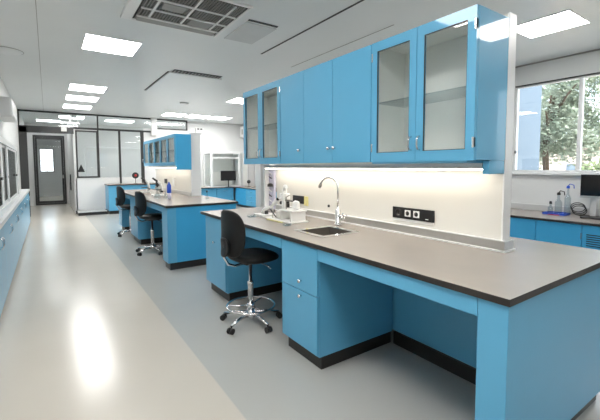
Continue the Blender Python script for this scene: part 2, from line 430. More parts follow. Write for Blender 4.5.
# ---------------------------------------------------------------- bench building blocks
def knob(x, y, z, parent, axis='x', s=-1, r=.014):
    b = MB()
    prof = [(r * .5, 0), (r * .45, .012), (r, .016), (r, .022), (r * .7, .027), (0, .028)]
    b.lathe([(q, h * s) for q, h in prof], (x, y, z), 16, axis)
    b.build('knob', M['chrome'], parent)
def dhandle(x, y, z, parent, l=.09, s=-1, m='chrome'):
    b = MB(); h = .028 * s
    pts = [(x, y, z - l / 2), (x + h * .7, y, z - l / 2 + .004), (x + h, y, z - l / 4), (x + h, y, z + l / 4), (x + h * .7, y, z + l / 2 - .004), (x, y, z + l / 2)]
    b.tube(pts, .0055, 8); b.build('handle', M[m], parent)
def slab(name, x0, x1, y0, y1, z1, th, label, hole=None, cat='worktop'):
    """worktop: top face in laminate, dark edge"""
    b = MB(); bm = b.bm
    xs = [x0, x1]; ys = [y0, y1]
    if hole: xs = [x0, hole[0], hole[1], x1]; ys = [y0, hole[2], hole[3], y1]
    V = {}
    for k, z in enumerate((z1 - th, z1)):
        for i, x in enumerate(xs):
            for j, y in enumerate(ys): V[k, i, j] = bm.verts.new((x, y, z))
    nx, ny = len(xs) - 1, len(ys) - 1
    for i in range(nx):
        for j in range(ny):
            if hole and i == 1 and j == 1: continue
            f = bm.faces.new([V[1, i, j], V[1, i + 1, j], V[1, i + 1, j + 1], V[1, i, j + 1]]); f.material_index = 0
            f = bm.faces.new([V[0, i, j], V[0, i, j + 1], V[0, i + 1, j + 1], V[0, i + 1, j]]); f.material_index = 1
    def side(a, c):
        f = bm.faces.new([V[(0,) + a], V[(0,) + c], V[(1,) + c], V[(1,) + a]]); f.material_index = 1
    for i in range(nx): side((i, 0), (i + 1, 0)); side((i + 1, ny), (i, ny))
    for j in range(ny): side((0, j + 1), (0, j)); side((nx, j), (nx, j + 1))
    if hole:
        for p, q in (((1, 1), (1, 2)), ((1, 2), (2, 2)), ((2, 2), (2, 1)), ((2, 1), (1, 1))): side(p, q)
    return b.build(name, [M['top'], M['edge']], None, label, cat=cat)

# ================================================================ NEAR BENCH
BX, BY0, BY1, BX2 = 1.466, .69, 4.21, 2.80
PX0, PX1, PY0, PY1 = 2.263, 2.345, 1.13, 3.79
slab('worktop', BX, BX2, BY0, BY1, .90, .03, 'long grey-brown worktop with dark edge in the foreground', (1.66, 2.00, 2.12, 2.45))
FX = BX + .012
# support frame: near end
sf = thing('end_frame', (FX + .6, BY0 + .2, 0), 'blue end panel and apron carrying the near end of the foreground worktop', 'bench frame')
MB().box(FX, FX + .17, BY0 + .009, BY0 + .135, .0, .868, .003).build('leg', M['blue'], sf)
MB().box(FX + .172, 2.72, BY0 + .021, BY0 + .05, .10, .868, .002).build('end_panel', M['blue'], sf)
MB().box(FX, FX + .02, BY0 + .137, 1.945, .785, .868, .003).build('apron', M['blue'], sf)
MB().box(FX, FX + .02, 2.41, 3.51, .785, .868, .003).build('apron', M['blue'], sf)
MB().box(2.26, 2.28, BY0 + .052, 4.05, .10, .868, .002).build('back_panel', M['blue'], sf)
k = MB(); k.box(2.24, 2.259, BY0 + .052, 1.94, 0, .10); k.box(2.24, 2.259, 2.42, 3.5, 0, .10); k.box(1.66, 2.70, BY0 + .06, BY0 + .09, 0, .10)
k.build('plinth', M['kick'], sf)
MB().box(2.74, 2.76, BY0 + .052, 4.05, .10, .868, .002).build('side_panel', M['blue'], sf)
# drawer cabinet
dc = thing('drawer_cabinet', (FX + .38, 2.18, 0), 'blue two-drawer cabinet beneath the sink, right of the nearest stool', 'cabinet')
b = MB().box(FX + .021, 2.238, 1.95, 1.968, .10, .868).box(FX + .021, 2.238, 2.387, 2.405, .10, .78).box(FX + .021, 2.238, 1.968, 2.387, .10, .118).box(2.22, 2.238, 1.968, 2.387, .118, .868)
b.build('body', M['blue'], dc)
MB().box(FX + .05, 2.238, 1.965, 2.39, 0, .10).build('plinth', M['kick'], dc)
for (z0, z1, kz) in ((.115, .525, .49), (.531, .862, .60)):
    dr = MB().box(FX, FX + .02, 1.952, 2.402, z0, z1, .003).build('drawer', M['blue_gloss'], dc)
    knob(FX, 2.14, kz, dr)
# left cabinet with door
lc = thing('base_cabinet', (FX + .38, 3.8, 0), 'blue base cabinet with one door at the far left end of the near worktop', 'cabinet')
MB().box(FX + .02, 2.24, 3.52, 4.08, .10, .868, .002).build('body', M['blue'], lc)
MB().box(FX + .05, 2.238, 3.54, 4.06, 0, .10).build('plinth', M['kick'], lc)
dr = MB().box(FX, FX + .02, 3.523, 4.077, .115, .862, .003).build('door', M['blue_gloss'], lc)
knob(FX, 3.80, .60, dr)
# partition wall on the worktop
pt = thing('bench_partition', (PX0 + .05, 2.5, .9), 'cream partition standing along the near worktop below the blue wall cabinets', 'partition')
MB().box(PX0, PX1, PY0, PY1, .90, 2.315, .002).build('panel', M['cream'], pt)
MB().box(PX0 - .002, PX1 + .002, PY0 - .012, PY0 - .0005, .90, 2.32, .002).build('end_cap', M['white_metal'], pt)
u = MB().box(PX0 - .018, PX0 - .001, PY0 - .02, PY1, .912, .965, .002)
u.box(PX0 - .018, PX1 + .015, PY0 - .032, PY0 - .014, .912, .965, .002)
u.build('upstand', M['alu'], pt, 'grey metal upstand')
u = MB().box(PX0 - .026, PX0 - .001, PY0 - .03, PY1, .9005, .911, .002).box(PX0 - .026, PX1 + .02, PY0 - .04, PY0 - .0145, .9005, .911, .001)
u.build('seal', M['white_metal'], pt)
u = MB().box(PX0 - .020, PX0 - .001, PY0 - .02, PY1, .966, .972, .001)
u.build('cap_strip', M['white_metal'], pt)

# sink and tap
sk = thing('sink', (1.83, 2.285, .9), 'small square steel sink set into the near worktop', 'sink')
b = MB()
hx0, hx1, hy0, hy1 = 1.66, 2.00, 2.12, 2.45
ix0, ix1, iy0, iy1 = 1.68, 1.98, 2.14, 2.43
zt, zb = .898, .79
b.box(ix0 - .004, ix0, iy0, iy1, zb, zt); b.box(ix1, ix1 + .004, iy0, iy1, zb, zt)
b.box(ix0, ix1, iy0 - .004, iy0, zb, zt); b.box(ix0, ix1, iy1, iy1 + .004, zb, zt)
b.box(ix0 - .004, ix1 + .004, iy0 - .004, iy1 + .004, zb - .004, zb)
b.build('basin', M['basin'], sk)
r = MB()
o_ = .022
for (p, q, s_, t_) in ((hx0 - o_, ix0, hy0 - o_, hy1 + o_), (ix1, hx1 + o_, hy0 - o_, hy1 + o_), (ix0, ix1, hy0 - o_, iy0), (ix0, ix1, iy1, hy1 + o_)):
    r.box(p, q, s_, t_, .9005, .905)
r.build('rim', M['chrome'], sk)
MB().lathe([(.03, 0), (.03, .003), (.015, .002), (0, .002)], (1.83, 2.285, zb)).build('drain', M['chrome'], sk)
fc = thing('faucet', (2.12, 2.47, .9), 'tall chrome swan-neck tap behind the sink', 'tap')
MB().lathe([(.03, 0), (.03, .01), (.025, .014), (.025, .13), (.02, .14), (.012, .15), (.012, .16)], (2.115, 2.48, .9005)).build('base', M['chrome'], fc)
pts = [(2.115, 2.48, 1.05), (2.115, 2.48, 1.225)]
for i in range(1, 14):
    a_ = PI * i / 14 * .95
    pts.append((2.115 - .035 * (1 - math.cos(a_)), 2.48 + .085 * (1 - math.cos(a_)), 1.225 + .10 * math.sin(a_)))
MB().tube(pts, .0095, 12).build('spout', M['chrome'], fc)
e = Vector(pts[-1]); dd = (Vector(pts[-1]) - Vector(pts[-2])).normalized()
MB().tube([e - dd * .005, e + dd * .012, e + dd * .035], [.012, .016, .012], 12).build('nozzle', M['steel'], fc)
hb = MB(); hb.tube([(2.115, 2.46, .985), (2.10, 2.39, .985)], .016, 12)
for k_ in range(4):
    a_ = k_ * PI / 2 + .4
    hb.tube([(2.10, 2.39, .985), (2.10 + .034 * math.cos(a_), 2.385, .985 + .034 * math.sin(a_))], .009, 8)
hb.build('tap_handle', M['chrome'], fc)

# ---------------------------------------------------------------- wall cabinets
CX, CZ0, CZ1 = 1.925, 1.452, 2.285
def glass_door(parent, y0, y1, hy, top=CZ1, bot=CZ0, x=CX, hinge=None, fw=.052, mm='blue_gloss'):
    d = MB(); ring_frame(d, 'x', x, x + .02, y0, y1, bot, top, fw, fw + .012)
    o = d.build('door', M[mm], parent)
    MB().box(x + .010, x + .014, y0 + fw - .003, y1 - fw + .003, bot + fw + .009, top - fw - .009).build('pane', M['doorglass'], o)
    g_ = MB(); ring_frame(g_, 'x', x + .002, x + .009, y0 + fw - .001, y1 - fw + .001, bot + fw + .011, top - fw - .011, .005)
    g_.build('gasket', M['frame'], o)
    dhandle(x, hy, bot + .115, o, .085)
    if hinge is not None:
        for zz in (bot + .10, top - .10):
            MB().box(x - .004, x + .018, hinge - .006, hinge + .006, zz - .03, zz + .03, .003).build('hinge', M['chrome'], o)
    return o
def cab_shell(parent, y0, y1, x0=CX + .022, x1=PX0 - .002, z0=CZ0 + .004, z1=CZ1, shelf=True, mm='blue_gloss', solid=False):
    t = .018
    if solid:
        MB().box(x0, x1, y0, y1, z0, z1, .002).build('body', M[mm], parent); return
    b = MB()
    b.box(x0, x1, y0, y0 + t, z0, z1); b.box(x0, x1, y1 - t, y1, z0, z1)
    b.box(x0, x1, y0 + t, y1 - t, z0, z0 + t); b.box(x0, x1, y0 + t, y1 - t, z1 - t, z1)
    b.build('body', M[mm], parent)
    i = MB()
    i.box(x1 - .006, x1 - .001, y0 + t, y1 - t, z0 + t, z1 - t)
    i.box(x0 + .001, x1 - .006, y0 + t, y0 + t + .003, z0 + t, z1 - t)
    i.box(x0 + .001, x1 - .006, y1 - t - .003, y1 - t, z0 + t, z1 - t)
    i.box(x0 + .001, x1 - .006, y0 + t + .003, y1 - t - .003, z0 + t, z0 + t + .003)
    i.box(x0 + .001, x1 - .006, y0 + t + .003, y1 - t - .003, z1 - t - .003, z1 - t)
    i.build('lining', M['inner'], parent, 'pale grey lining')
    if shelf:
        MB().box(x0 + .02, x1 - .008, y0 + t + .004, y1 - t - .004, (z0 + z1) / 2 - .004, (z0 + z1) / 2 + .004).build('shelf', M['glassware'], parent, 'glass shelf')
c1 = thing('wall_cabinet', (2.1, 1.51, CZ0), 'blue wall cabinet with two glass doors, nearest the camera', 'wall cabinet')
cab_shell(c1, 1.12, 1.898)
glass_door(c1, 1.122, 1.508, 1.478, hinge=1.128)
glass_door(c1, 1.512, 1.896, 1.542, hinge=1.89)
c2 = thing('wall_cabinet', (2.1, 2.5, CZ0), 'middle blue wall cabinet with three solid glossy doors', 'wall cabinet')
cab_shell(c2, 1.902, 3.143, solid=True)
for (a_, b_, ky) in ((1.904, 2.332, 2.30), (2.336, 2.738, 2.372), (2.742, 3.141, 2.80)):
    o = MB().box(CX, CX + .02, a_, b_, CZ0, CZ1, .003).build('door', M['blue_gloss'], c2)
    knob(CX, ky, CZ0 + .12, o)
c3 = thing('wall_cabinet', (2.1, 3.56, CZ0), 'blue wall cabinet with two narrow glass doors at the far end of the near row', 'wall cabinet')
cab_shell(c3, 3.147, 3.976)
glass_door(c3, 3.149, 3.56, 3.53, hinge=3.155)
glass_door(c3, 3.564, 3.974, 3.594, hinge=3.968)
# fillers and lamp below
MB().box(2.09, PX0 - .003, 1.122, 1.16, 1.375, CZ0 + .003, .002).build('filler_panel', M['blue_gloss'], c1)
MB().box(CX + .012, PX0 - .003, 1.165, 1.896, CZ0 - .012, CZ0 + .003).build('bottom_rail', M['blue'], c1)
ul = thing('under_cabinet_light', (2.12, 2.4, 1.42), 'long lit strip lamp under the near row of blue wall cabinets', 'strip light')
MB().box(2.10, 2.19, 1.17, 3.80, 1.405, CZ0 - .014, .003).build('housing', M['alu_light'], ul)
MB().box(2.108, 2.182, 1.19, 3.78, 1.396, 1.4045).build('diffuser', M['strip'], ul)
MB().lathe([(0, 0), (.012, .0), (.014, .008), (.010, .016), (0, .02)], (2.02, 1.33, CZ0 + .026), 12).build('marker', M['bluep'], None, 'small dark blue round marker lying inside the nearest glass-fronted cabinet', cat='marker')
MB().tube([(1.99, 1.36, CZ0 + .030), (1.985, 1.43, CZ0 + .030)], .006, 8).build('marker_pen', M['bluep'], None, 'dark blue pen lying inside the nearest glass-fronted cabinet', cat='pen')

# sockets on the partition
so = thing('socket_strip', (PX0, 1.785, 1.03), 'black socket strip with three outlets on the cream partition', 'socket')
MB().box(PX0 - .012, PX0 - .0005, 1.595, 1.975, 1.018, 1.105, .003).build('plate', M['blackp'], so)
MB().box(PX0 - .006, PX0 - .0005, 1.60, 1.97, .998, 1.016, .001).build('lower_trim', M['white'], so)
b = MB().lathe([(.030, 0), (.030, -.003), (.024, -.004), (.024, -.001), (0, -.001)], (PX0 - .012, 1.915, 1.063), 20, 'x')
b.build('outlet', M['kick'], so)
for yy in (1.825, 1.745):
    o = MB().box(PX0 - .016, PX0 - .012, yy - .027, yy + .027, 1.038, 1.088, .002).build('outlet', M['white'], so, 'white outlet')
    MB().lathe([(.017, 0), (.017, -.001), (0, -.001)], (PX0 - .0161, yy, 1.063), 14, 'x').build('recess', M['blackp'], o)
MB().box(PX0 - .014, PX0 - .012, 1.64, 1.665, 1.033, 1.038).build('mark', M['white'], so)
so = thing('socket_strip', (PX0, 3.28, 1.03), 'small black socket plate with a yellow switch, behind the white apparatus', 'socket')
MB().box(PX0 - .012, PX0 - .0005, 3.20, 3.42, 1.02, 1.105, .003).build('plate', M['blackp'], so)
MB().box(PX0 - .013, PX0 - .0005, 3.135, 3.198, 1.005, 1.105, .003).build('switch', M['yellow'], so, 'pale yellow switch plate')
MB().box(PX0 - .014, PX0 - .0125, 3.24, 3.38, 1.045, 1.08, .001).build('outlet', M['kick'], so)
MB().lathe([(.014, 0), (.013, -.01), (0, -.012)], (PX0, 2.79, 1.036), 14, 'x').build('wall_button', M['blackp'], None, 'small black button on the cream partition left of the tap', cat='button')

# ---------------------------------------------------------------- white apparatus on the near worktop
ap = thing('lab_apparatus', (1.90, 3.1, .9), 'white bench apparatus with black knobs, left of the sink', 'lab equipment')
b = MB().box(1.80, 2.0, 2.77, 3.26, .9005, .912, .004); b.build('base_plate', M['white'], ap)
for y_ in (2.815, 2.985): MB().box(1.83, 2.0, y_, y_ + .015, .914, 1.00, .003).build('leg', M['white'], ap)
MB().box(1.83, 2.0, 2.79, 3.03, 1.00, 1.013, .004).build('platform', M['white'], ap)
b = MB(); b.lathe([(.03, 0), (.03, .02), (.02, .035), (.02, .16), (.026, .17), (.026, .21), (0, .215)], (1.93, 3.08, .985), 18); b.build('column', M['white'], ap)
MB().box(1.90, 1.96, 3.02, 3.13, 1.10, 1.16, .008).build('head', M['white'], ap)
MB().tube([(1.93, 3.08, 1.19), (1.90, 3.02, 1.23), (1.89, 2.98, 1.225)], [.022, .02, .016], 12).build('eyepiece', M['white'], ap)
MB().box(1.91, 1.96, 2.84, 2.92, 1.0135, 1.10, .022).build('housing', M['white'], ap)
MB().box(1.86, 1.885, 3.00, 3.022, 1.014, 1.17, .004).build('side_post', M['white'], ap)
MB().box(1.895, 1.915, 2.96, 3.00, 1.03, 1.07, .004).build('clamp', M['blackp'], ap)
MB().tube([(1.88, 2.97, 1.014), (1.88, 2.97, 1.13), (1.91, 2.95, 1.15)], .005, 8).build('wire_arm', M['steel'], ap)
MB().box(1.85, 1.96, 3.04, 3.12, .913, .985, .006).build('lower_block', M['cream'], ap)
MB().tube([(1.84, 3.16, .913), (1.84, 3.16, 1.06), (1.86, 3.13, 1.10), (1.90, 3.10, 1.11)], .008, 8).build('side_arm', M['white'], ap)
MB().tube([(1.83, 3.08, .93), (1.82, 3.14, .98), (1.83, 3.2, 1.0)], .006, 8).build('hose', M['blackp'], ap)
MB().tube([(1.93, 2.93, 1.09), (1.93, 3.06, 1.09)], .006, 8).build('rod', M['blackp'], ap)
for (x_, y_, z_, r_) in ((1.885, 3.05, 1.07, .016), (1.885, 3.12, 1.10, .014), (1.895, 3.03, 1.15, .014), (1.87, 3.18, .98, .016), (1.90, 2.95, 1.08, .012)):
    MB().lathe([(r_, 0), (r_, -.02), (r_ * .8, -.024), (0, -.024)], (x_, y_, z_), 12, 'x').build('knob', M['blackp'], ap)
ap2 = thing('lab_apparatus', (1.85, 3.42, .9), 'low white cranked arm with a lever beside the larger white apparatus', 'lab equipment')
MB().box(1.80, 1.98, 3.30, 3.50, .9005, .925, .006).build('base', M['white'], ap2)
MB().tube([(1.88, 3.44, .925), (1.89, 3.42, .97), (1.92, 3.34, 1.0), (1.95, 3.26, 1.06), (1.95, 3.24, 1.09)], [.022, .018, .015, .013, .012], 10).build('arm', M['white'], ap2)
MB().lathe([(.02, 0), (.02, .03), (.012, .036), (0, .036)], (1.87, 3.34, .93), 12).build('knob', M['blackp'], ap2)
MB().lathe([(.045, 0), (.05, .012), (.05, .016), (.046, .016), (.044, .004), (0, .004)], (1.74, 3.42, .9005), 20).build('petri_dish', M['glassware'], None, 'small glass dish left of the white apparatus near the worktop edge', cat='dish')
MB().lathe([(.035, 0), (.04, .012), (.04, .016), (.036, .016), (.034, .004), (0, .004)], (1.73, 2.72, .9005), 20).build('petri_dish', M['glassware'], None, 'small glass dish in front of the white apparatus, nearer the sink', cat='dish')
MB().box(1.765, 1.79, 2.88, 3.16, .9005, .910, .003).build('ruler', M['yellow'], None, 'pale yellow strip lying in front of the white apparatus', cat='ruler')
# tall rack column at the end of the partition
rk = thing('drying_rack', (2.19, 3.93, .9), 'tall pale upright rack with dark clips at the left end of the cream partition', 'rack')
MB().box(2.182, 2.25, 3.93, 3.965, .9005, 1.40, .004).build('upright', M['white_metal'], rk)
MB().box(2.236, 2.262, 3.80, 3.928, .9005, 1.39, .003).build('back_board', M['lilac'], rk, 'pale lilac board')
b = MB()
for z_ in (1.19, 1.205):
    b.tube([(2.205 + .03 * math.cos(t), 3.84 + .03 * math.sin(t), z_) for t in [2 * PI * k / 14 for k in range(14)]], .007, 6, True)
b.lathe([(.028, 0), (.03, .01), (.02, .022), (0, .024)], (2.205, 3.84, 1.20), 14)
b.build('valve', M['blackp'], rk)
for z_ in (1.0, 1.06, 1.12, 1.28, 1.33):
    MB().tube([(2.238, 3.86, z_), (2.21, 3.86, z_ + .015), (2.20, 3.86, z_ + .03)], .006, 8).build('peg', M['blackp'] if z_ in (1.06, 1.28) else M['white'], rk)

# ---------------------------------------------------------------- lab stools
def pillow(mb, a, b, t, bend=0, n=3, rings=10, seg=40, cx=0, cz=0, axis='v', flat=None):
    """superellipse cushion; axis 'v': stands in the y-z plane (backrest), 'h': lies in x-y (seat)"""
    def p(r, th, sd):
        c, s = math.cos(th), math.sin(th)
        u = a * r * math.copysign(abs(c) ** (2 / n), c); v = b * r * math.copysign(abs(s) ** (2 / n), s)
        h = sd * t * (1 - r ** 5) ** .5
        if axis == 'v': return (cx + h - bend * (u / a) ** 2 - (.02 * (v / b) ** 2), u, cz + v)
        return (cx + u, v, cz + h + .010 * (u / a) ** 2 * (1 if u > 0 else 1) - .02 * max(0, u / a) ** 3)
    R = [1 - (1 - i / rings) ** 1.7 for i in range(rings + 1)]
    for sd in (1, -1):
        prev = None; c0 = mb.bm.verts.new(p(0, 0, sd))
        for r in R[1:]:
            ring = [mb.bm.verts.new(p(r, 2 * PI * k / seg, sd)) for k in range(seg)]
            for k in range(seg):
                k2 = (k + 1) % seg
                f = mb.bm.faces.new([c0, ring[k], ring[k2]] if prev is None else [prev[k], ring[k], ring[k2], prev[k2]]); f.smooth = True
            prev = ring
    bmesh.ops.remove_doubles(mb.bm, verts=mb.bm.verts[:], dist=1e-5)
def make_stool(ring=True, seat_z=.615):
    """faces +x, origin on the floor at the column"""
    t = thing('lab_stool', (0, 0, 0), 'stool', 'stool')
    b = MB(); pillow(b, .21, .21, .042, n=3, axis='h', cx=.03, cz=seat_z); b.build('seat', M['black'], t)
    b = MB(); pillow(b, .195, .205, .026, bend=-.035, n=3, axis='v', cx=-.205, cz=seat_z + .235); b.build('backrest', M['black'], t)
    b = MB(); pillow(b, .055, .085, .022, n=3, axis='v', cx=-.25, cz=seat_z + .12); b.build('back_bracket', M['blackp'], t)
    b = MB(); b.tube([(-.02, 0, seat_z - .045), (-.16, 0, seat_z - .06), (-.225, 0, seat_z - .035), (-.262, 0, seat_z + .03), (-.262, 0, seat_z + .16)], .011, 10)
    b.build('back_arm', M['chrome'], t)
    b = MB(); b.box(-.09, .11, -.08, .08, seat_z - .055, seat_z - .032, .006); b.build('seat_plate', M['blackp'], t)
    b = MB(); b.tube([(.05, -.06, seat_z - .05), (.07, -.17, seat_z - .065), (.08, -.20, seat_z - .085)], .005, 8); b.build('lever', M['chrome'], t)
    b = MB(); b.lathe([(.026, .10), (.026, .36), (.030, .365), (.030, .385), (.015, .39), (.015, seat_z - .05)], seg=18); b.build('column', M['chrome'], t)
    b = MB(); b.lathe([(.02, .055), (.042, .06), (.045, .10), (.034, .125), (.026, .13)], seg=20); b.build('hub', M['chrome'], t)
    if ring:
        b = MB(); b.tube([(.215 * math.cos(a), .215 * math.sin(a), .165) for a in [2 * PI * k / 48 for k in range(48)]], .010, 10, True)
        for k in range(3):
            a = 2 * PI * k / 3 + .5; b.tube([(.024 * math.cos(a), .024 * math.sin(a), .165), (.21 * math.cos(a), .21 * math.sin(a), .165)], .007, 8)
        b.lathe([(.026, .145), (.034, .148), (.034, .182), (.026, .185)], seg=18)
        b.build('foot_ring', M['chrome'], t)
    for k in range(5):
        a = 2 * PI * k / 5 + .95; c, s = math.cos(a), math.sin(a)
        b = MB(); b.tube([(.03 * c, .03 * s, .092), (.15 * c, .15 * s, .088), (.265 * c, .265 * s, .066)], [.019, .015, .012], 10)
        lg = b.build('leg', M['chrome'], t)
        b = MB(); q = .262
        b.tube([(q * c, q * s, .072), (q * c, q * s, .045)], .006, 8)
        for o_ in (-.016, .016):
            b.tube([(q * c - s * (o_ - .009) + c * .01, q * s + c * (o_ - .009) + s * .01, .0265), (q * c - s * (o_ + .009) + c * .01, q * s + c * (o_ + .009) + s * .01, .0265)], .026, 16)
        b.build('caster', M['blackp'], lg, 'black twin-wheel caster')
    return t
st = make_stool()
st.location = (1.48, 2.95, 0); st.rotation_euler = (0, 0, .10)
st['label'] = 'nearest black stool with chrome foot ring in the knee space of the near bench'
st['group'] = 'black lab stools'
st2 = make_stool(False, .60)
st2['group'] = 'black lab stools'
for i_, (x, y, rz, lab) in enumerate(((1.40, 6.38, .2, 'black stool in front of the second bench, the nearer of the two there'),
                        (1.40, 8.32, .2, 'farthest black stool, near the far end of the second bench'))):
    c = st2 if i_ == 0 else copy_tree(st2); c.location = (x, y, 0); c.rotation_euler = (0, 0, rz); c['label'] = lab

# ================================================================ SECOND BENCH
B2X, B2X2, B2Y0, B2Y1 = 1.295, 2.36, 5.08, 9.3
slab('worktop', B2X, B2X2, B2Y0, B2Y1, .899, .03, 'grey-brown worktop of the second bench behind the nearest stool')
F2 = B2X + .02
sf = thing('end_frame', (F2 + .5, B2Y0 + .2, 0), 'bright blue end panel and leg carrying the second worktop', 'bench frame')
MB().box(F2, F2 + .12, B2Y0 + .02, B2Y0 + .30, .10, .868, .003).build('leg', M['blue'], sf)
MB().box(F2 + .12, 2.33, B2Y0 + .022, B2Y0 + .05, .10, .868, .002).build('end_panel', M['blue_deep'], sf)
k = MB(); k.box(F2 + .03, 2.30, B2Y0 + .04, B2Y0 + .28, 0, .10); k.build('plinth', M['kick'], sf)
MB().box(F2, F2 + .02, B2Y0 + .302, 7.12, .785, .868, .003).build('apron', M['blue'], sf)
MB().box(F2, F2 + .02, 7.84, 8.84, .785, .868, .003).build('apron', M['blue'], sf)
MB().box(2.30, 2.32, B2Y0 + .052, 9.25, .10, .868).build('back_panel', M['blue'], sf)
for (a_, b_, lab) in ((7.13, 7.82, 'blue base cabinet between the two stools of the second bench'), (8.85, 9.26, 'blue base cabinet at the far end of the second bench')):
    t = thing('base_cabinet', (F2 + .3, (a_ + b_) / 2, 0), lab, 'cabinet')
    MB().box(F2 + .02, 2.29, a_, b_, .10, .868, .002).build('body', M['blue'], t)
    MB().box(F2 + .05, 2.27, a_ + .02, b_ - .02, 0, .10).build('plinth', M['kick'], t)
    o = MB().box(F2, F2 + .02, a_ + .003, b_ - .003, .115, .862, .003).build('door', M['blue_gloss'], t)
    knob(F2, (a_ + b_) / 2, .62, o)
P2X0, P2X1 = 2.125, 2.30
pt = thing('bench_partition', (P2X0 + .05, 7.8, .9), 'cream partition on the second bench, white end facing the camera', 'partition')
MB().box(P2X0, P2X1, 6.55, 9.2, .90, 2.03, .002).build('panel', M['cream'], pt)
MB().box(P2X0 - .002, P2X1 + .002, 6.535, 6.549, .90, 2.035, .002).build('end_cap', M['white_metal'], pt)
MB().box(P2X0 - .02, P2X0 - .001, 6.53, 9.2, .901, .965, .002).build('upstand', M['alu'], pt)
c4 = thing('wall_cabinet', (1.98, 7.8, 1.37), 'blue glass-fronted wall cabinet above the second bench', 'wall cabinet')
cx4 = 1.835
MB().box(cx4 + .022, P2X0 - .003, 6.50, 6.52, 1.375, 2.0, .002).build('side_panel', M['blue_deep'], c4)
cab_shell(c4, 6.52, 9.0, cx4 + .022, P2X0 - .003, 1.455, 2.0, True)
ys = [6.502 + i * .4997 for i in range(6)]
for i in range(5):
    glass_door(c4, ys[i] + .002, ys[i + 1] - .002, ys[i + 1] - .03 if i % 2 == 0 else ys[i] + .03, 2.0, 1.45, cx4, None, .05)
ul = thing('under_cabinet_light', (2.0, 7.7, 1.42), 'lit strip lamp under the glass-fronted cabinet of the second bench', 'strip light')
MB().box(1.93, 2.02, 6.54, 8.95, 1.415, 1.45, .003).build('housing', M['alu_light'], ul)
MB().box(1.94, 2.01, 6.56, 8.9, 1.407, 1.4145).build('diffuser', M['strip'], ul)
for (y_, z_, w_, lab) in ((9.0, 1.03, .16, 'black socket plate, left of the two on the second partition'), (8.25, 1.12, .10, 'black socket plate, right of the two on the second partition')):
    t = thing('socket', (P2X0, y_, z_), lab, 'socket')
    MB().box(P2X0 - .012, P2X0 - .0005, y_ - w_, y_ + w_, z_ - .05, z_ + .05, .003).build('plate', M['blackp'], t)
    MB().box(P2X0 - .014, P2X0 - .012, y_ - .03, y_ + .03, z_ - .02, z_ + .02, .001).build('outlet', M['frame'], t)
MB().box(P2X0 - .03, P2X0 - .001, 7.55, 7.65, 1.03, 1.2, .006).build('dispenser', M['white'], None, 'small white box fixed to the second partition', cat='dispenser')
# glassware / instruments on the second bench
def flask(x, y, z, h=.2, r=.05, label='', m='glassware', cap=None):
    t = thing('flask', (x, y, z), label, 'flask')
    MB().lathe([(r * .9, 0), (r, .01), (r * .55, h * .5), (r * .28, h * .68), (r * .28, h * .95), (r * .36, h)], (x, y, z + .0005), 18).build('body', M[m], t)
    if cap: MB().lathe([(r * .32, 0), (r * .4, .006), (r * .4, .03), (0, .034)], (x, y, z + h), 14).build('stopper', M[cap], t)
    return t
def microscope(x, y, z, label, rz=0, s=1.0):
    t = thing('microscope', (x, y, z), label, 'microscope', None, rz)
    def mb(): return MB()
    def sc(p): return (x + p[0] * s, y + p[1] * s, z + p[2] * s)
    def bx(b, x0, x1, y0, y1, z0, z1, bev): a_ = sc((x0, y0, z0)); c_ = sc((x1, y1, z1)); b.box(a_[0], c_[0], a_[1], c_[1], a_[2], c_[2], bev * s); return b
    bx(mb(), -.10, .10, -.08, .08, .001, .035, .01).build('base', M['white'], t)
    mb().tube([sc((.07, 0, .03)), sc((.08, 0, .14)), sc((.06, 0, .24)), sc((.0, 0, .28))], [.03 * s, .026 * s, .024 * s, .03 * s], 12).build('arm', M['white'], t)
    bx(mb(), -.08, .06, -.07, .07, .12, .135, .004).build('stage', M['blackp'], t)
    mb().tube([sc((0, 0, .29)), sc((0, 0, .17))], [.026 * s, .014 * s], 12).build('objective', M['blackp'], t)
    for q in (-.02, .02):
        mb().tube([sc((0, q, .28)), sc((-.06, q, .33)), sc((-.08, q, .345))], [.016 * s, .014 * s, .016 * s], 10).build('eyepiece', M['blackp'], t)
    mb().lathe([(.018 * s, -.09 * s), (.018 * s, .09 * s)], sc((.07, 0, .09)), 12, 'y').build('focus_knob', M['blackp'], t)
    return t
microscope(1.62, 6.9, .9, 'white microscope with black parts, nearer of the two on the second bench', 0, .95)
microscope(1.62, 7.9, .9, 'white microscope with black parts, farther of the two on the second bench', 0, .9)
flask(1.50, 6.4, .9, .17, .055, 'clear conical flask on the second bench beside the blue bottle')
flask(1.62, 6.35, .9, .12, .04, 'small clear flask on the second bench just behind the other flask')
t = thing('wash_bottle', (1.62, 6.12, .9), 'tall blue bottle with pale base on the second bench', 'bottle')
MB().lathe([(.027, 0), (.03, .006), (.03, .10), (.0, .101)], (1.62, 6.12, .9005), 16).build('cup', M['lilac'], t)
MB().lathe([(.032, .102), (.034, .11), (.034, .22), (.02, .25), (.012, .26), (.012, .28), (0, .282)], (1.62, 6.12, .9005), 16).build('body', M['bluep'], t)
flask(2.12, 5.75, .9, .11, .03, 'thin-necked clear flask standing alone at the camera end of the second worktop', cap='blackp')

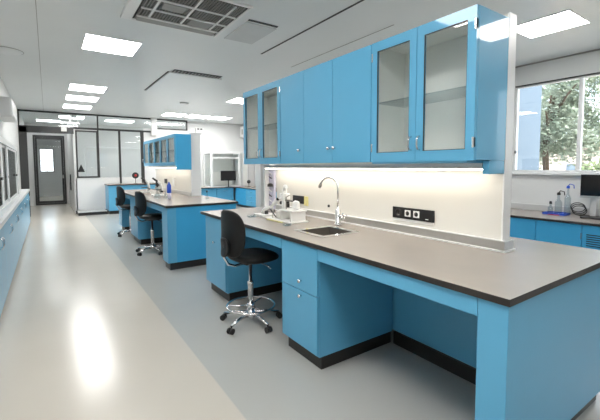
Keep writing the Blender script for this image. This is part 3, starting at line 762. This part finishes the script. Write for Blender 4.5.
# ================================================================ THIRD BENCH (at the glazed partition)
slab('worktop', 1.47, 2.95, 12.32, 13.14, .90, .03, 'short dark-edged worktop against the far glazed partition')
t = thing('base_cabinet', (2.2, 12.7, 0), 'blue cabinet under the short worktop at the far glazed partition', 'cabinet')
MB().box(1.49, 2.93, 12.37, 13.12, .10, .868, .003).build('body', M['blue'], t)
MB().box(1.52, 2.90, 12.41, 13.1, 0, .10).build('plinth', M['kick'], t)
for k_ in range(3):
    o = MB().box(1.492 + k_ * .48, 1.968 + k_ * .48, 12.35, 12.369, .115, .862, .003).build('door', M['blue'], t)
    knob(1.73 + k_ * .48, 12.35, .62, o, 'y')
stp = thing('platform_step', (1.08, 12.7, 0), 'low pale step with a dark front edge before the far white wall', 'step')
MB().box(.70, 1.465, 12.50, 13.15, .0, .085, .002).build('riser', M['kick'], stp)
MB().box(.70, 1.465, 12.505, 13.15, .0855, .092, .001).build('tread', M['offwhite'], stp)

# ================================================================ LEFT WALL UNITS
LX = -.40
t0_ = 3.95
lab_ = ['nearest blue cupboard along the left edge, its dark end facing the camera', 'second blue cupboard from the camera along the left edge', 'third blue cupboard from the camera along the left edge', 'fourth blue cupboard from the camera along the left edge', 'fifth blue cupboard from the camera along the left edge', 'sixth blue cupboard from the camera along the left edge', 'farthest blue cupboard along the left edge, next to the dark door frame']
L_ = (11.25 - t0_) / 7
for i in range(7):
    a_, b_ = t0_ + i * L_, t0_ + (i + 1) * L_ - .004
    t = thing('base_cabinet', (-.5, (a_ + b_) / 2, 0), lab_[i], 'cabinet', 'cupboards along the left wall')
    MB().box(XL + .002, LX - .02, a_, b_, .06, .845, .002).build('body', M['blue_deep' if i == 0 else 'blue'], t)  # nearest body gets a deeper blue to stand in for shade on its end
    MB().box(XL + .002, LX - .05, a_ + .01, b_ - .01, 0, .06).build('plinth', M['kick'], t)
    m_ = (a_ + b_) / 2
    for (p, q, h) in ((a_ + .002, m_ - .002, m_ - .05), (m_ + .002, b_ - .002, m_ + .05)):
        o = MB().box(LX - .019, LX, p, q, .08, .84, .003).build('door', M['blue_gloss'], t)
        dhandle(LX, h, .70, o, .10, 1)
MB().box(XL + .001, LX + .02, t0_ - .02, 11.27, .847, .897, .004).build('worktop', M['panel2'], None, 'narrow pale grey worktop along the left wall under the sliding window', cat='worktop')

# white glazed cabinet standing on the left worktop
gc = thing('display_cabinet', (-.53, 6, .9), 'white framed glazed cabinet with sliding sashes on the left worktop', 'cabinet')
gx, gy0, gy1, gz0, gz1 = -.42, 3.97, 8.12, .898, 1.775
b = MB(); ring_frame(b, 'x', gx - .03, gx, gy0, gy1, gz0, gz1, .16, .07); b.build('frame', M['white_metal'], gc)
b = MB().box(XL + .001, gx - .031, gy0, gy0 + .02, gz0, gz1).box(XL + .001, gx - .031, gy1 - .02, gy1, gz0, gz1)
b.box(XL + .001, gx - .031, gy0 + .02, gy1 - .02, gz1 - .02, gz1).box(XL + .001, gx - .031, gy0 + .02, gy1 - .02, gz0, gz0 + .02); b.build('body', M['white_metal'], gc)
MB().box(XL + .002, XL + .008, gy0 + .021, gy1 - .021, gz0 + .021, gz1 - .021).build('back_board', M['nextroom'], gc, 'dark back board')
for (p, q, lt) in ((gy0 + .17, 5.55, 5.3), (5.2, 6.62, 6.35), (6.15, 7.93, 7.7)):
    xo = gx - .012 if lt != 6.35 else gx - .030
    b = MB(); ring_frame(b, 'x', xo - .014, xo, p, q, gz0 + .072, gz1 - .072, .17, .03); o = b.build('sash', M['white_metal'], gc)
    MB().box(xo - .009, xo - .005, p + .165, q - .165, gz0 + .1, gz1 - .1).build('pane', M['shelfglass'], o)
    MB().box(xo + .001, xo + .02, lt - .12, lt + .02, 1.285, 1.315, .003).build('latch', M['blackp'], o, 'black latch')
for (y_, z_, h_) in ((4.8, .925, .35), (5.8, .925, .45), (6.9, .925, .30)):
    MB().box(-.60, -.50, y_, y_ + .25, z_, z_ + h_, .006).build('storage_box', M['blackp'], None, 'dark box behind the glass of the white cabinet on the left worktop, %s' % {4.8: 'nearest', 5.8: 'middle one', 6.9: 'farthest'}[y_], cat='box')

# ================================================================ RIGHT WALL DESK RUN
DX, DZ = 5.60, .70
slab('worktop', DX, XR - .002, -.9, 12.36, DZ, .03, 'long dark-edged desk top running under the big window')
slab('worktop', 4.22, XR - .002, 12.362, 13.19, DZ, .03, 'desk top along the far wall, under the white fume cupboard')
tk = MB().box(XR - .03, XR - .002, -.9, 12.3, DZ + .0015, DZ + .10, .004); tk.build('cable_trunking', M['alu_light'], None, 'grey trunking along the wall behind the window desk', cat='trunking')
def desk_cab(a, b, label, kind):
    t = thing('desk_cabinet', (DX + .3, (a + b) / 2, 0), label, 'cabinet', None)
    MB().box(DX + .04, XR - .06, a, b - .003, .08, DZ - .032, .002).build('body', M['blue_deep'], t)
    MB().box(DX + .08, XR - .06, a + .01, b - .013, 0, .08).build('plinth', M['kick'], t)
    o = MB().box(DX + .02, DX + .039, a + .003, b - .006, .09, DZ - .035, .003).build('door', M['blue_desk'], t)
    if kind == 'handle': dhandle(DX + .02, b - .08, .50, o, .10)
    if kind == 'door':
        for z_ in (.52, .2): MB().box(DX + .012, DX + .03, a + .0, a + .012, z_ - .04, z_ + .04, .002).build('hinge', M['chrome'], o)
    if kind == 'vent':
        for i in range(6): MB().box(DX + .017, DX + .0205, a + .2, b - .05, .40 + i * .028, .412 + i * .028, .001).build('vent_slot', M['kick'], o)
    if kind == 'drawers':
        for i in range(3):
            MB().box(DX + .012, DX + .0198, a + .04, b - .04, .12 + i * .17, .27 + i * .17, .003).build('drawer', M['blue'], o)
            MB().box(DX + .004, DX + .0118, (a + b) / 2 - .05, (a + b) / 2 + .05, .21 + i * .17, .222 + i * .17, .003).build('handle', M['blackp'], o)
    return t
desk_cab(2.334, 3.0, 'blue desk cabinet just right of the partition end, with a pull handle', 'handle')
desk_cab(1.793, 2.334, 'plain blue desk cabinet under the glassware by the window', 'door')
desk_cab(1.15, 1.793, 'blue desk cabinet with dark vent slots under the monitor', 'vent')
for i, (a, b, kd, lab) in enumerate(((9.3, 9.95, 'drawers', 'blue drawer unit of the window desk, right beside the grey pillar'), (9.95, 10.6, 'drawers', 'blue drawer unit left of the one beside the grey pillar'), (10.6, 11.5, 'drawers', 'blue drawer unit of the window desk left of the grey pillar, before the far corner'), (11.5, 12.34, 'plain', 'plain blue unit in the far corner of the window desk'))):
    desk_cab(a, b, lab, kd)
for (a, b, lab) in ((4.26, 4.92, 'blue cabinet at the left end of the far wall desk'), (4.924, 5.58, 'blue cabinet under the far monitor')):
    t = thing('desk_cabinet', ((a + b) / 2, 12.8, 0), lab, 'cabinet')
    MB().box(a, b, 12.42, 13.18, .08, DZ - .032, .002).build('body', M['blue_deep'], t)
    MB().box(a + .01, b - .01, 12.46, 13.15, 0, .08).build('plinth', M['kick'], t)
    o = MB().box(a + .003, b - .003, 12.40, 12.419, .09, DZ - .035, .003).build('door', M['blue_gloss'], t)
    MB().box(a + .25, b - .25, 12.375, 12.4, .56, .572, .003).build('handle', M['chrome'], o)

# monitor by the window
mo = thing('monitor', (6.2, 1.72, DZ), 'black monitor on the window desk at the right edge', 'monitor')
MB().box(6.17, 6.20, 1.45, 2.01, .985, 1.30, .006).build('bezel', M['blackp'], mo)
MB().box(6.1655, 6.1695, 1.46, 2.0, 1.01, 1.292, .001).build('screen', M['screen'], mo)
MB().box(6.164, 6.1695, 1.45, 2.01, .975, 1.004, .002).build('lower_bezel', M['alu'], mo)
MB().box(6.21, 6.235, 1.83, 1.90, .72, 1.1, .004).build('stand', M['alu_light'], mo)
MB().box(6.13, 6.32, 1.62, 1.98, DZ + .0005, .715, .004).build('foot', M['blackp'], mo)
MB().box(6.02, 6.09, 1.55, 1.95, DZ + .0005, .722, .004).build('keyboard', M['blackp'], None, 'black keyboard in front of the monitor by the window', cat='keyboard')
b = MB()
for k_ in range(3):
    b.tube([(6.33 + .03 * k_, 2.06 + .09 * math.cos(t_) + .02 * k_, .706 + .02 * k_ + .085 * (1 + math.sin(t_)) * .8) for t_ in [2 * PI * q / 24 for q in range(24)]], .006, 6, True)
b.build('cable_coil', M['blackp'], None, 'coil of dark cable lying left of the window monitor', cat='cable')
b = MB(); b.tube([(6.24, 1.73, .95), (6.25, 1.72, .84), (6.28, 1.70, .76), (6.3, 1.60, .72), (6.3, 1.5, .71)], .009, 8); b.build('cable', M['blackp'], None, 'thick black cable dropping behind the window monitor', cat='cable')
# glassware by window
tr = thing('bottle_tray', (6.2, 2.30, DZ), 'flat blue tray on the window desk holding glass bottles', 'tray')
MB().box(6.12, 6.34, 2.17, 2.46, DZ + .0005, .712, .003).build('base', M['bluep'], tr)
b = MB(); ring = .006
for (p, q, r_, s_) in ((6.12, 6.126, 2.17, 2.46), (6.334, 6.34, 2.17, 2.46), (6.126, 6.334, 2.17, 2.176), (6.126, 6.334, 2.454, 2.46)): b.box(p, q, r_, s_, .712, .728)
b.build('rim', M['bluep'], tr)
def lab_bottle(x, y, h, r, lab, cap, spout=False):
    t = thing('glass_bottle', (x, y, .7125), lab, 'bottle')
    MB().lathe([(r * .95, 0), (r, .008), (r, h * .62), (r * .4, h * .78), (r * .38, h * .95), (r * .45, h)], (x, y, .7125), 18).build('body', M['glassware'], t)
    MB().lathe([(r * .5, 0), (r * .55, .006), (r * .5, .035), (0, .045)], (x, y, .7125 + h), 14).build('cap', M[cap], t)
    if spout:
        MB().tube([(x, y, .7125 + h + .03), (x, y - .02, .7125 + h + .065), (x, y - .07, .7125 + h + .05), (x, y - .075, .7125 + h + .0)], .007, 8).build('spout', M[cap], t)
lab_bottle(6.22, 2.39, .14, .035, 'shortest clear bottle on the blue tray, left of the others', 'blackp')
lab_bottle(6.20, 2.28, .28, .045, 'middle clear bottle with black cap on the blue tray', 'blackp', True)
lab_bottle(6.27, 2.19, .38, .04, 'tallest clear bottle with blue pouring head on the blue tray', 'bluep', True)
MB().tube([(6.08, 2.22, .708), (6.06, 2.36, .708)], .006, 8).build('marker_pen', M['redp'], None, 'red pen lying in front of the blue tray by the window', cat='pen')

# far fume cupboard, monitor, wall units
fh = thing('fume_cupboard', (5.3, 12.8, DZ), 'white framed fume cupboard with glass sides on the far wall desk', 'fume cupboard')
fx0, fx1, fy0, fy1, fz1 = 4.74, 5.88, 12.42, 13.12, 1.97
b = MB()
for (x_, y_) in ((fx0, fy0), (fx1 - .08, fy0), (fx0, fy1 - .06), (fx1 - .08, fy1 - .06)): b.box(x_, x_ + .08, y_, y_ + .06, DZ + .001, fz1, .004)
for z_ in ((fz1 - .07, fz1), (DZ + .001, DZ + .05)):
    b.box(fx0 + .08, fx1 - .08, fy0, fy0 + .06, *z_); b.box(fx0, fx0 + .06, fy0 + .06, fy1 - .06, *z_); b.box(fx1 - .06, fx1, fy0 + .06, fy1 - .06, *z_)
b.build('frame', M['white_metal'], fh)
MB().box(fx0, fx1, fy0 + .03, fy1, fz1, fz1 + .02, .003).build('roof', M['white_metal'], fh)
MB().box(fx0 + .02, fx0 + .026, fy0 + .06, fy1 - .06, DZ + .05, fz1 - .07).build('side_pane', M['glass'], fh)
MB().box(fx0 + .08, fx1 - .08, fy0 + .03, fy0 + .036, 1.25, fz1 - .07).build('sash', M['glass'], fh)
MB().box(fx0 + .08, fx1 - .08, fy0 + .015, fy0 + .05, 1.72, 1.77, .003).build('sash_bar', M['white_metal'], fh)
MB().box(fx0 + .08, fx1 - .08, fy1 - .05, fy1 - .03, DZ + .05, fz1 - .07).build('back_board', M['inner'], fh)
fh = thing('steel_cupboard', (6.2, 12.8, DZ), 'white cupboard standing in the far corner right of the fume cupboard', 'cupboard')
MB().box(5.96, 6.50, 12.5, 13.15, DZ + .001, 1.95, .005).build('body', M['white_metal'], fh)
MB().box(6.00, 6.18, 12.48, 12.499, DZ + .05, 1.92, .003).build('door', M['inner'], fh)
MB().box(6.22, 6.46, 12.48, 12.499, DZ + .05, 1.92, .003).build('door', M['alu_light'], fh)
mo = thing('monitor', (5.35, 12.2 + .2, DZ), 'small black monitor on the far wall desk in front of the fume cupboard', 'monitor')
MB().box(5.08, 5.66, 12.36, 12.385, .93, 1.285, .005).build('bezel', M['blackp'], mo)
MB().box(5.09, 5.65, 12.355, 12.3595, .945, 1.27, .001).build('screen', M['screen'], mo)
MB().box(5.36, 5.40, 12.386, 12.40, .71, 1.1, .003).build('stand', M['blackp'], mo)
MB().box(5.26, 5.50, 12.38, 12.415, DZ + .0005, .712, .003).build('foot', M['blackp'], mo)
MB().box(5.50, 5.95, 12.24, 12.34, DZ + .0005, .72, .003).build('keyboard', M['lilac'], None, 'pale keyboard on the far wall desk beside the small monitor', cat='keyboard')
b = MB(); b.lathe([(0, -.07), (.035, -.06), (.06, -.035), (.07, 0), (.06, .035), (.035, .06), (0, .07)], (5.95, 11.9, DZ + .19), 16, 'z')
b.lathe([(.05, 0), (.05, .01), (.012, .02), (.012, .13)], (5.95, 11.9, DZ + .0005), 14)
b.build('desk_speaker', M['blackp'], None, 'small round black object on a foot at the far end of the window desk', cat='speaker')
ws = thing('wall_unit', (6.3, 13.0 - .3, 2.6), 'white box unit with a grey panel on a shelf high in the far corner', 'wall unit')
MB().box(6.17, 6.515, 11.9, 13.15, 2.56, 2.59, .003).build('shelf', M['white'], ws)
MB().box(6.19, 6.515, 12.0, 13.10, 2.591, 2.97, .006).build('body', M['white'], ws)
MB().box(6.18, 6.189, 12.05, 12.45, 2.66, 2.88, .002).build('panel', M['grille'], ws, 'grey front panel')
MB().box(6.18, 6.189, 12.85, 12.92, 2.66, 2.86, .002).build('slot', M['grille'], ws)
wb = thing('control_box', (4.61, 13.18, 2.73), 'small white box with a dark display on the far wall near the ceiling', 'control box')
MB().box(4.47, 4.76, 13.13, 13.199, 2.63, 2.845, .006).build('body', M['white'], wb)
MB().box(4.52, 4.60, 13.122, 13.1295, 2.77, 2.82, .001).build('display', M['frame'], wb)
MB().box(4.63, 4.71, 13.122, 13.1295, 2.77, 2.82, .001).build('display', M['frame'], wb)
# structural pillar
struct('trim_7', MB().box(4.55, 4.80, 8.42, 8.70, 0, CEIL, .004), M['alu_light'])
# fittings at the glazed partition
hs = thing('door_pull', (.64, 15.5, .75), 'tall dark-outlined handle bracket on the white wall beyond the opening', 'bracket')
for (z0_, z1_, w_) in ((.63, .92, .15), (.93, 1.17, .09)):
    b = MB(); pts = [(.655, 15.2 + w_ * c_, (z0_ + z1_) / 2 + (z1_ - z0_) / 2 * s_) for c_, s_ in [(math.copysign(abs(math.cos(a)) ** .4, math.cos(a)), math.copysign(abs(math.sin(a)) ** .4, math.sin(a))) for a in [2 * PI * k / 24 for k in range(24)]]]
    b.tube(pts, .014, 8, True); b.build('loop', M['frame'], hs)
MB().box(.65, .669, 15.1, 15.3, .70, .86, .004).build('plate', M['white'], hs)
MB().prism([(.76, 1.28), (.96, 1.28), (.86, 1.52)], 'y', YG - .002, YG - .006).build('warning_sign', M['blackp'], None, 'black triangular sign on the small framed window of the far partition', cat='sign')
MB().box(.38, .52, YG - .16, YG - .0505, 2.50, 2.63, .006).build('exit_lamp', M['white'], None, 'small white box on the dark header over the far opening', cat='lamp')
ds = thing('desk_fan', (2.32, 12.7, .9), 'round dark red and black object on a thin stem on the short far worktop', 'fan')
MB().lathe([(.07, 0), (.07, .01), (.01, .02), (.01, .18)], (2.32, 12.7, .9005), 16).build('stem', M['blackp'], ds)
MB().lathe([(.09, .03), (.10, .02), (.10, -.01), (.07, -.02), (0, -.02)], (2.32, 12.7, 1.16), 20, 'y').build('head', M['blackp'], ds)
MB().lathe([(.04, 0), (.035, -.01), (0, -.012)], (2.32, 12.679, 1.16), 14, 'y').build('boss', M['redp'], ds)
# things in the room behind the glass
rb = thing('lab_table', (2.0, 15.3, 0), 'white table with a rail seen through the far glazing', 'table')
MB().box(1.1, 3.4, 15.0, 15.7, .86, .90, .004).build('table_top', M['white'], rb)
for (x_, y_) in ((1.14, 15.04), (3.32, 15.04), (1.14, 15.62), (3.32, 15.62)): MB().box(x_, x_ + .04, y_, y_ + .04, 0, .86).build('leg', M['alu_light'], rb)
b = MB(); b.tube([(1.2, 16.2, 0), (1.2, 16.2, 2.2), (3.4, 16.2, 2.2), (3.4, 16.2, 0)], .03, 8); b.build('pipe_frame', M['white_metal'], None, 'white pipe frame seen through the far glazing', cat='frame')

# ---------------------------------------------------------------- outdoors
bw = thing('building', (7.7, 6, -4), 'pale blue wing of a building seen through the left part of the big window', 'building')
MB().box(6.76, 8.72, 3.6, 9.0, -4, 9).build('wall', M['facade'], bw)
lw_ = thing('building', (19, 4, -4), 'low pinkish building among the trees outside the window', 'building')
MB().box(17.5, 20, 3.0, 9.5, -4, 2.2).build('wall', M['facade2'], lw_)
rf = MB().box(17.3, 20.2, 2.8, 9.7, 2.2, 2.3); rf.build('roof', M['facade2'], lw_)
for k_ in range(3):
    MB().box(17.46, 17.49, 4.3 + k_ * 1.6, 4.6 + k_ * 1.6, 1.2, 1.5).build('window', M['facade'], lw_)
struct('ground_outside', MB().box(6.7, 60, -30, 50, -4.2, -4), M['ground'])
def tree(x, y, zc, r, n, label, mname, seed):
    rnd = random.Random(seed)
    t = thing('tree', (x, y, -4), label, 'tree')
    b = MB(); b.tube([(x, y, -4), (x + .1, y - .1, -2), (x - .1, y + .1, zc - r * .4), (x, y, zc + r * .4)], [.13, .11, .08, .03], 10)
    for k in range(7):
        a = rnd.uniform(0, 2 * PI); z0 = zc - r * .5 + k * r * .12
        b.tube([(x, y, z0), (x + r * .35 * math.cos(a), y + r * .35 * math.sin(a), z0 + r * .25), (x + r * .7 * math.cos(a), y + r * .7 * math.sin(a), z0 + r * .4)], [.07, .045, .015], 6)
    b.build('trunk', M['bark'], t)
    b = MB(); cl = []
    for k in range(46):
        v = Vector((rnd.gauss(0, 1), rnd.gauss(0, 1), rnd.gauss(0, 1))).normalized() * r * rnd.uniform(.35, .95)
        cl.append((Vector((x, y, zc)) + v, r * rnd.uniform(.18, .32)))
    for k in range(n):
        c, rr = rnd.choice(cl)
        p = c + Vector((rnd.gauss(0, 1), rnd.gauss(0, 1), rnd.gauss(0, 1))).normalized() * rr * rnd.uniform(.6, 1.05)
        s = rnd.uniform(.035, .07)
        u = Vector((rnd.gauss(0, 1), rnd.gauss(0, 1), rnd.gauss(0, 1))).normalized(); w = u.orthogonal().normalized()
        vs = [b.bm.verts.new(p + u * s * a_ + w * s * b_) for a_, b_ in ((-1.2, 0), (0, -.55), (1.2, 0), (0, .55))]
        b.bm.faces.new(vs)
    b.build('foliage', M[mname], t)
tree(12.8, 5.0, 2.9, 1.95, 18000, 'dense green tree left of the white window mullion', 'leaf', 3)
tree(15.5, 2.5, 3.0, 1.75, 12000, 'green tree right of the white window mullion', 'leaf', 5)
tree(16.5, 8.2, 5.6, 2.2, 4200, 'taller tree behind the others outside the window', 'leaf', 8)
tree(10.5, 3.0, .95, .8, 5000, 'low pale green bush at the bottom right of the window', 'leaf2', 11)
tree(17.5, -1.6, 3.2, 2.2, 3000, 'tree outside beyond the right edge of the picture', 'leaf', 14)

# ---------------------------------------------------------------- world and camera
W = bpy.data.worlds.new('World'); S.world = W; W.use_nodes = True
nt = W.node_tree; nt.nodes.clear()
sky = nt.nodes.new('ShaderNodeTexSky'); sky.sky_type = 'NISHITA'; sky.sun_disc = False
sky.sun_elevation = math.radians(48); sky.sun_rotation = math.radians(200); sky.dust_density = 3
mix = nt.nodes.new('ShaderNodeMix'); mix.data_type = 'RGBA'; mix.inputs['Factor'].default_value = .55
mix.inputs['B'].default_value = (5.5, 5.7, 6.0, 1)
bg = nt.nodes.new('ShaderNodeBackground'); bg.inputs['Strength'].default_value = .40
out = nt.nodes.new('ShaderNodeOutputWorld')
nt.links.new(sky.outputs[0], mix.inputs['A']); nt.links.new(mix.outputs['Result'], bg.inputs['Color']); nt.links.new(bg.outputs[0], out.inputs[0])
sl = bpy.data.lights.new('sun', 'SUN'); sl.energy = 7; sl.angle = .02; sl.color = (1, .96, .9)
so_ = bpy.data.objects.new('sun', sl); COL.objects.link(so_)
so_.rotation_euler = Vector((.55, -.30, -.78)).to_track_quat('-Z', 'Y').to_euler(); so_.location = (10, -5, 15)

cam = bpy.data.cameras.new('camera'); co = bpy.data.objects.new('camera', cam); COL.objects.link(co)
yaw, pit, rol = math.radians(34.508), math.radians(-3.658), math.radians(-.191)
right = Vector((math.cos(yaw), -math.sin(yaw), 0)); fwd = Vector((math.sin(yaw) * math.cos(pit), math.cos(yaw) * math.cos(pit), math.sin(pit)))
up = right.cross(fwd)
r2 = right * math.cos(rol) + up * math.sin(rol); u2 = -right * math.sin(rol) + up * math.cos(rol)
mw = Matrix.Identity(4)
for i in range(3): mw[i][0], mw[i][1], mw[i][2] = r2[i], u2[i], -fwd[i]
mw[2][3] = 1.421
co.matrix_world = mw
cam.sensor_fit = 'HORIZONTAL'; cam.sensor_width = 36; cam.lens = 36 * 366.593 / 600
cam.shift_y = -(210 - 190.17) / 600
cam.clip_start = .05
S.camera = co
S.view_settings.view_transform = 'Standard'; S.view_settings.look = 'None'
S.view_settings.gamma = 1; S.view_settings.exposure = 1.0; S.view_settings.use_curve_mapping = False
S.cycles.use_denoising = True
S.cycles.max_bounces = 10; S.cycles.diffuse_bounces = 5; S.cycles.glossy_bounces = 4; S.cycles.transparent_max_bounces = 16
S.cycles.sample_clamp_indirect = 8
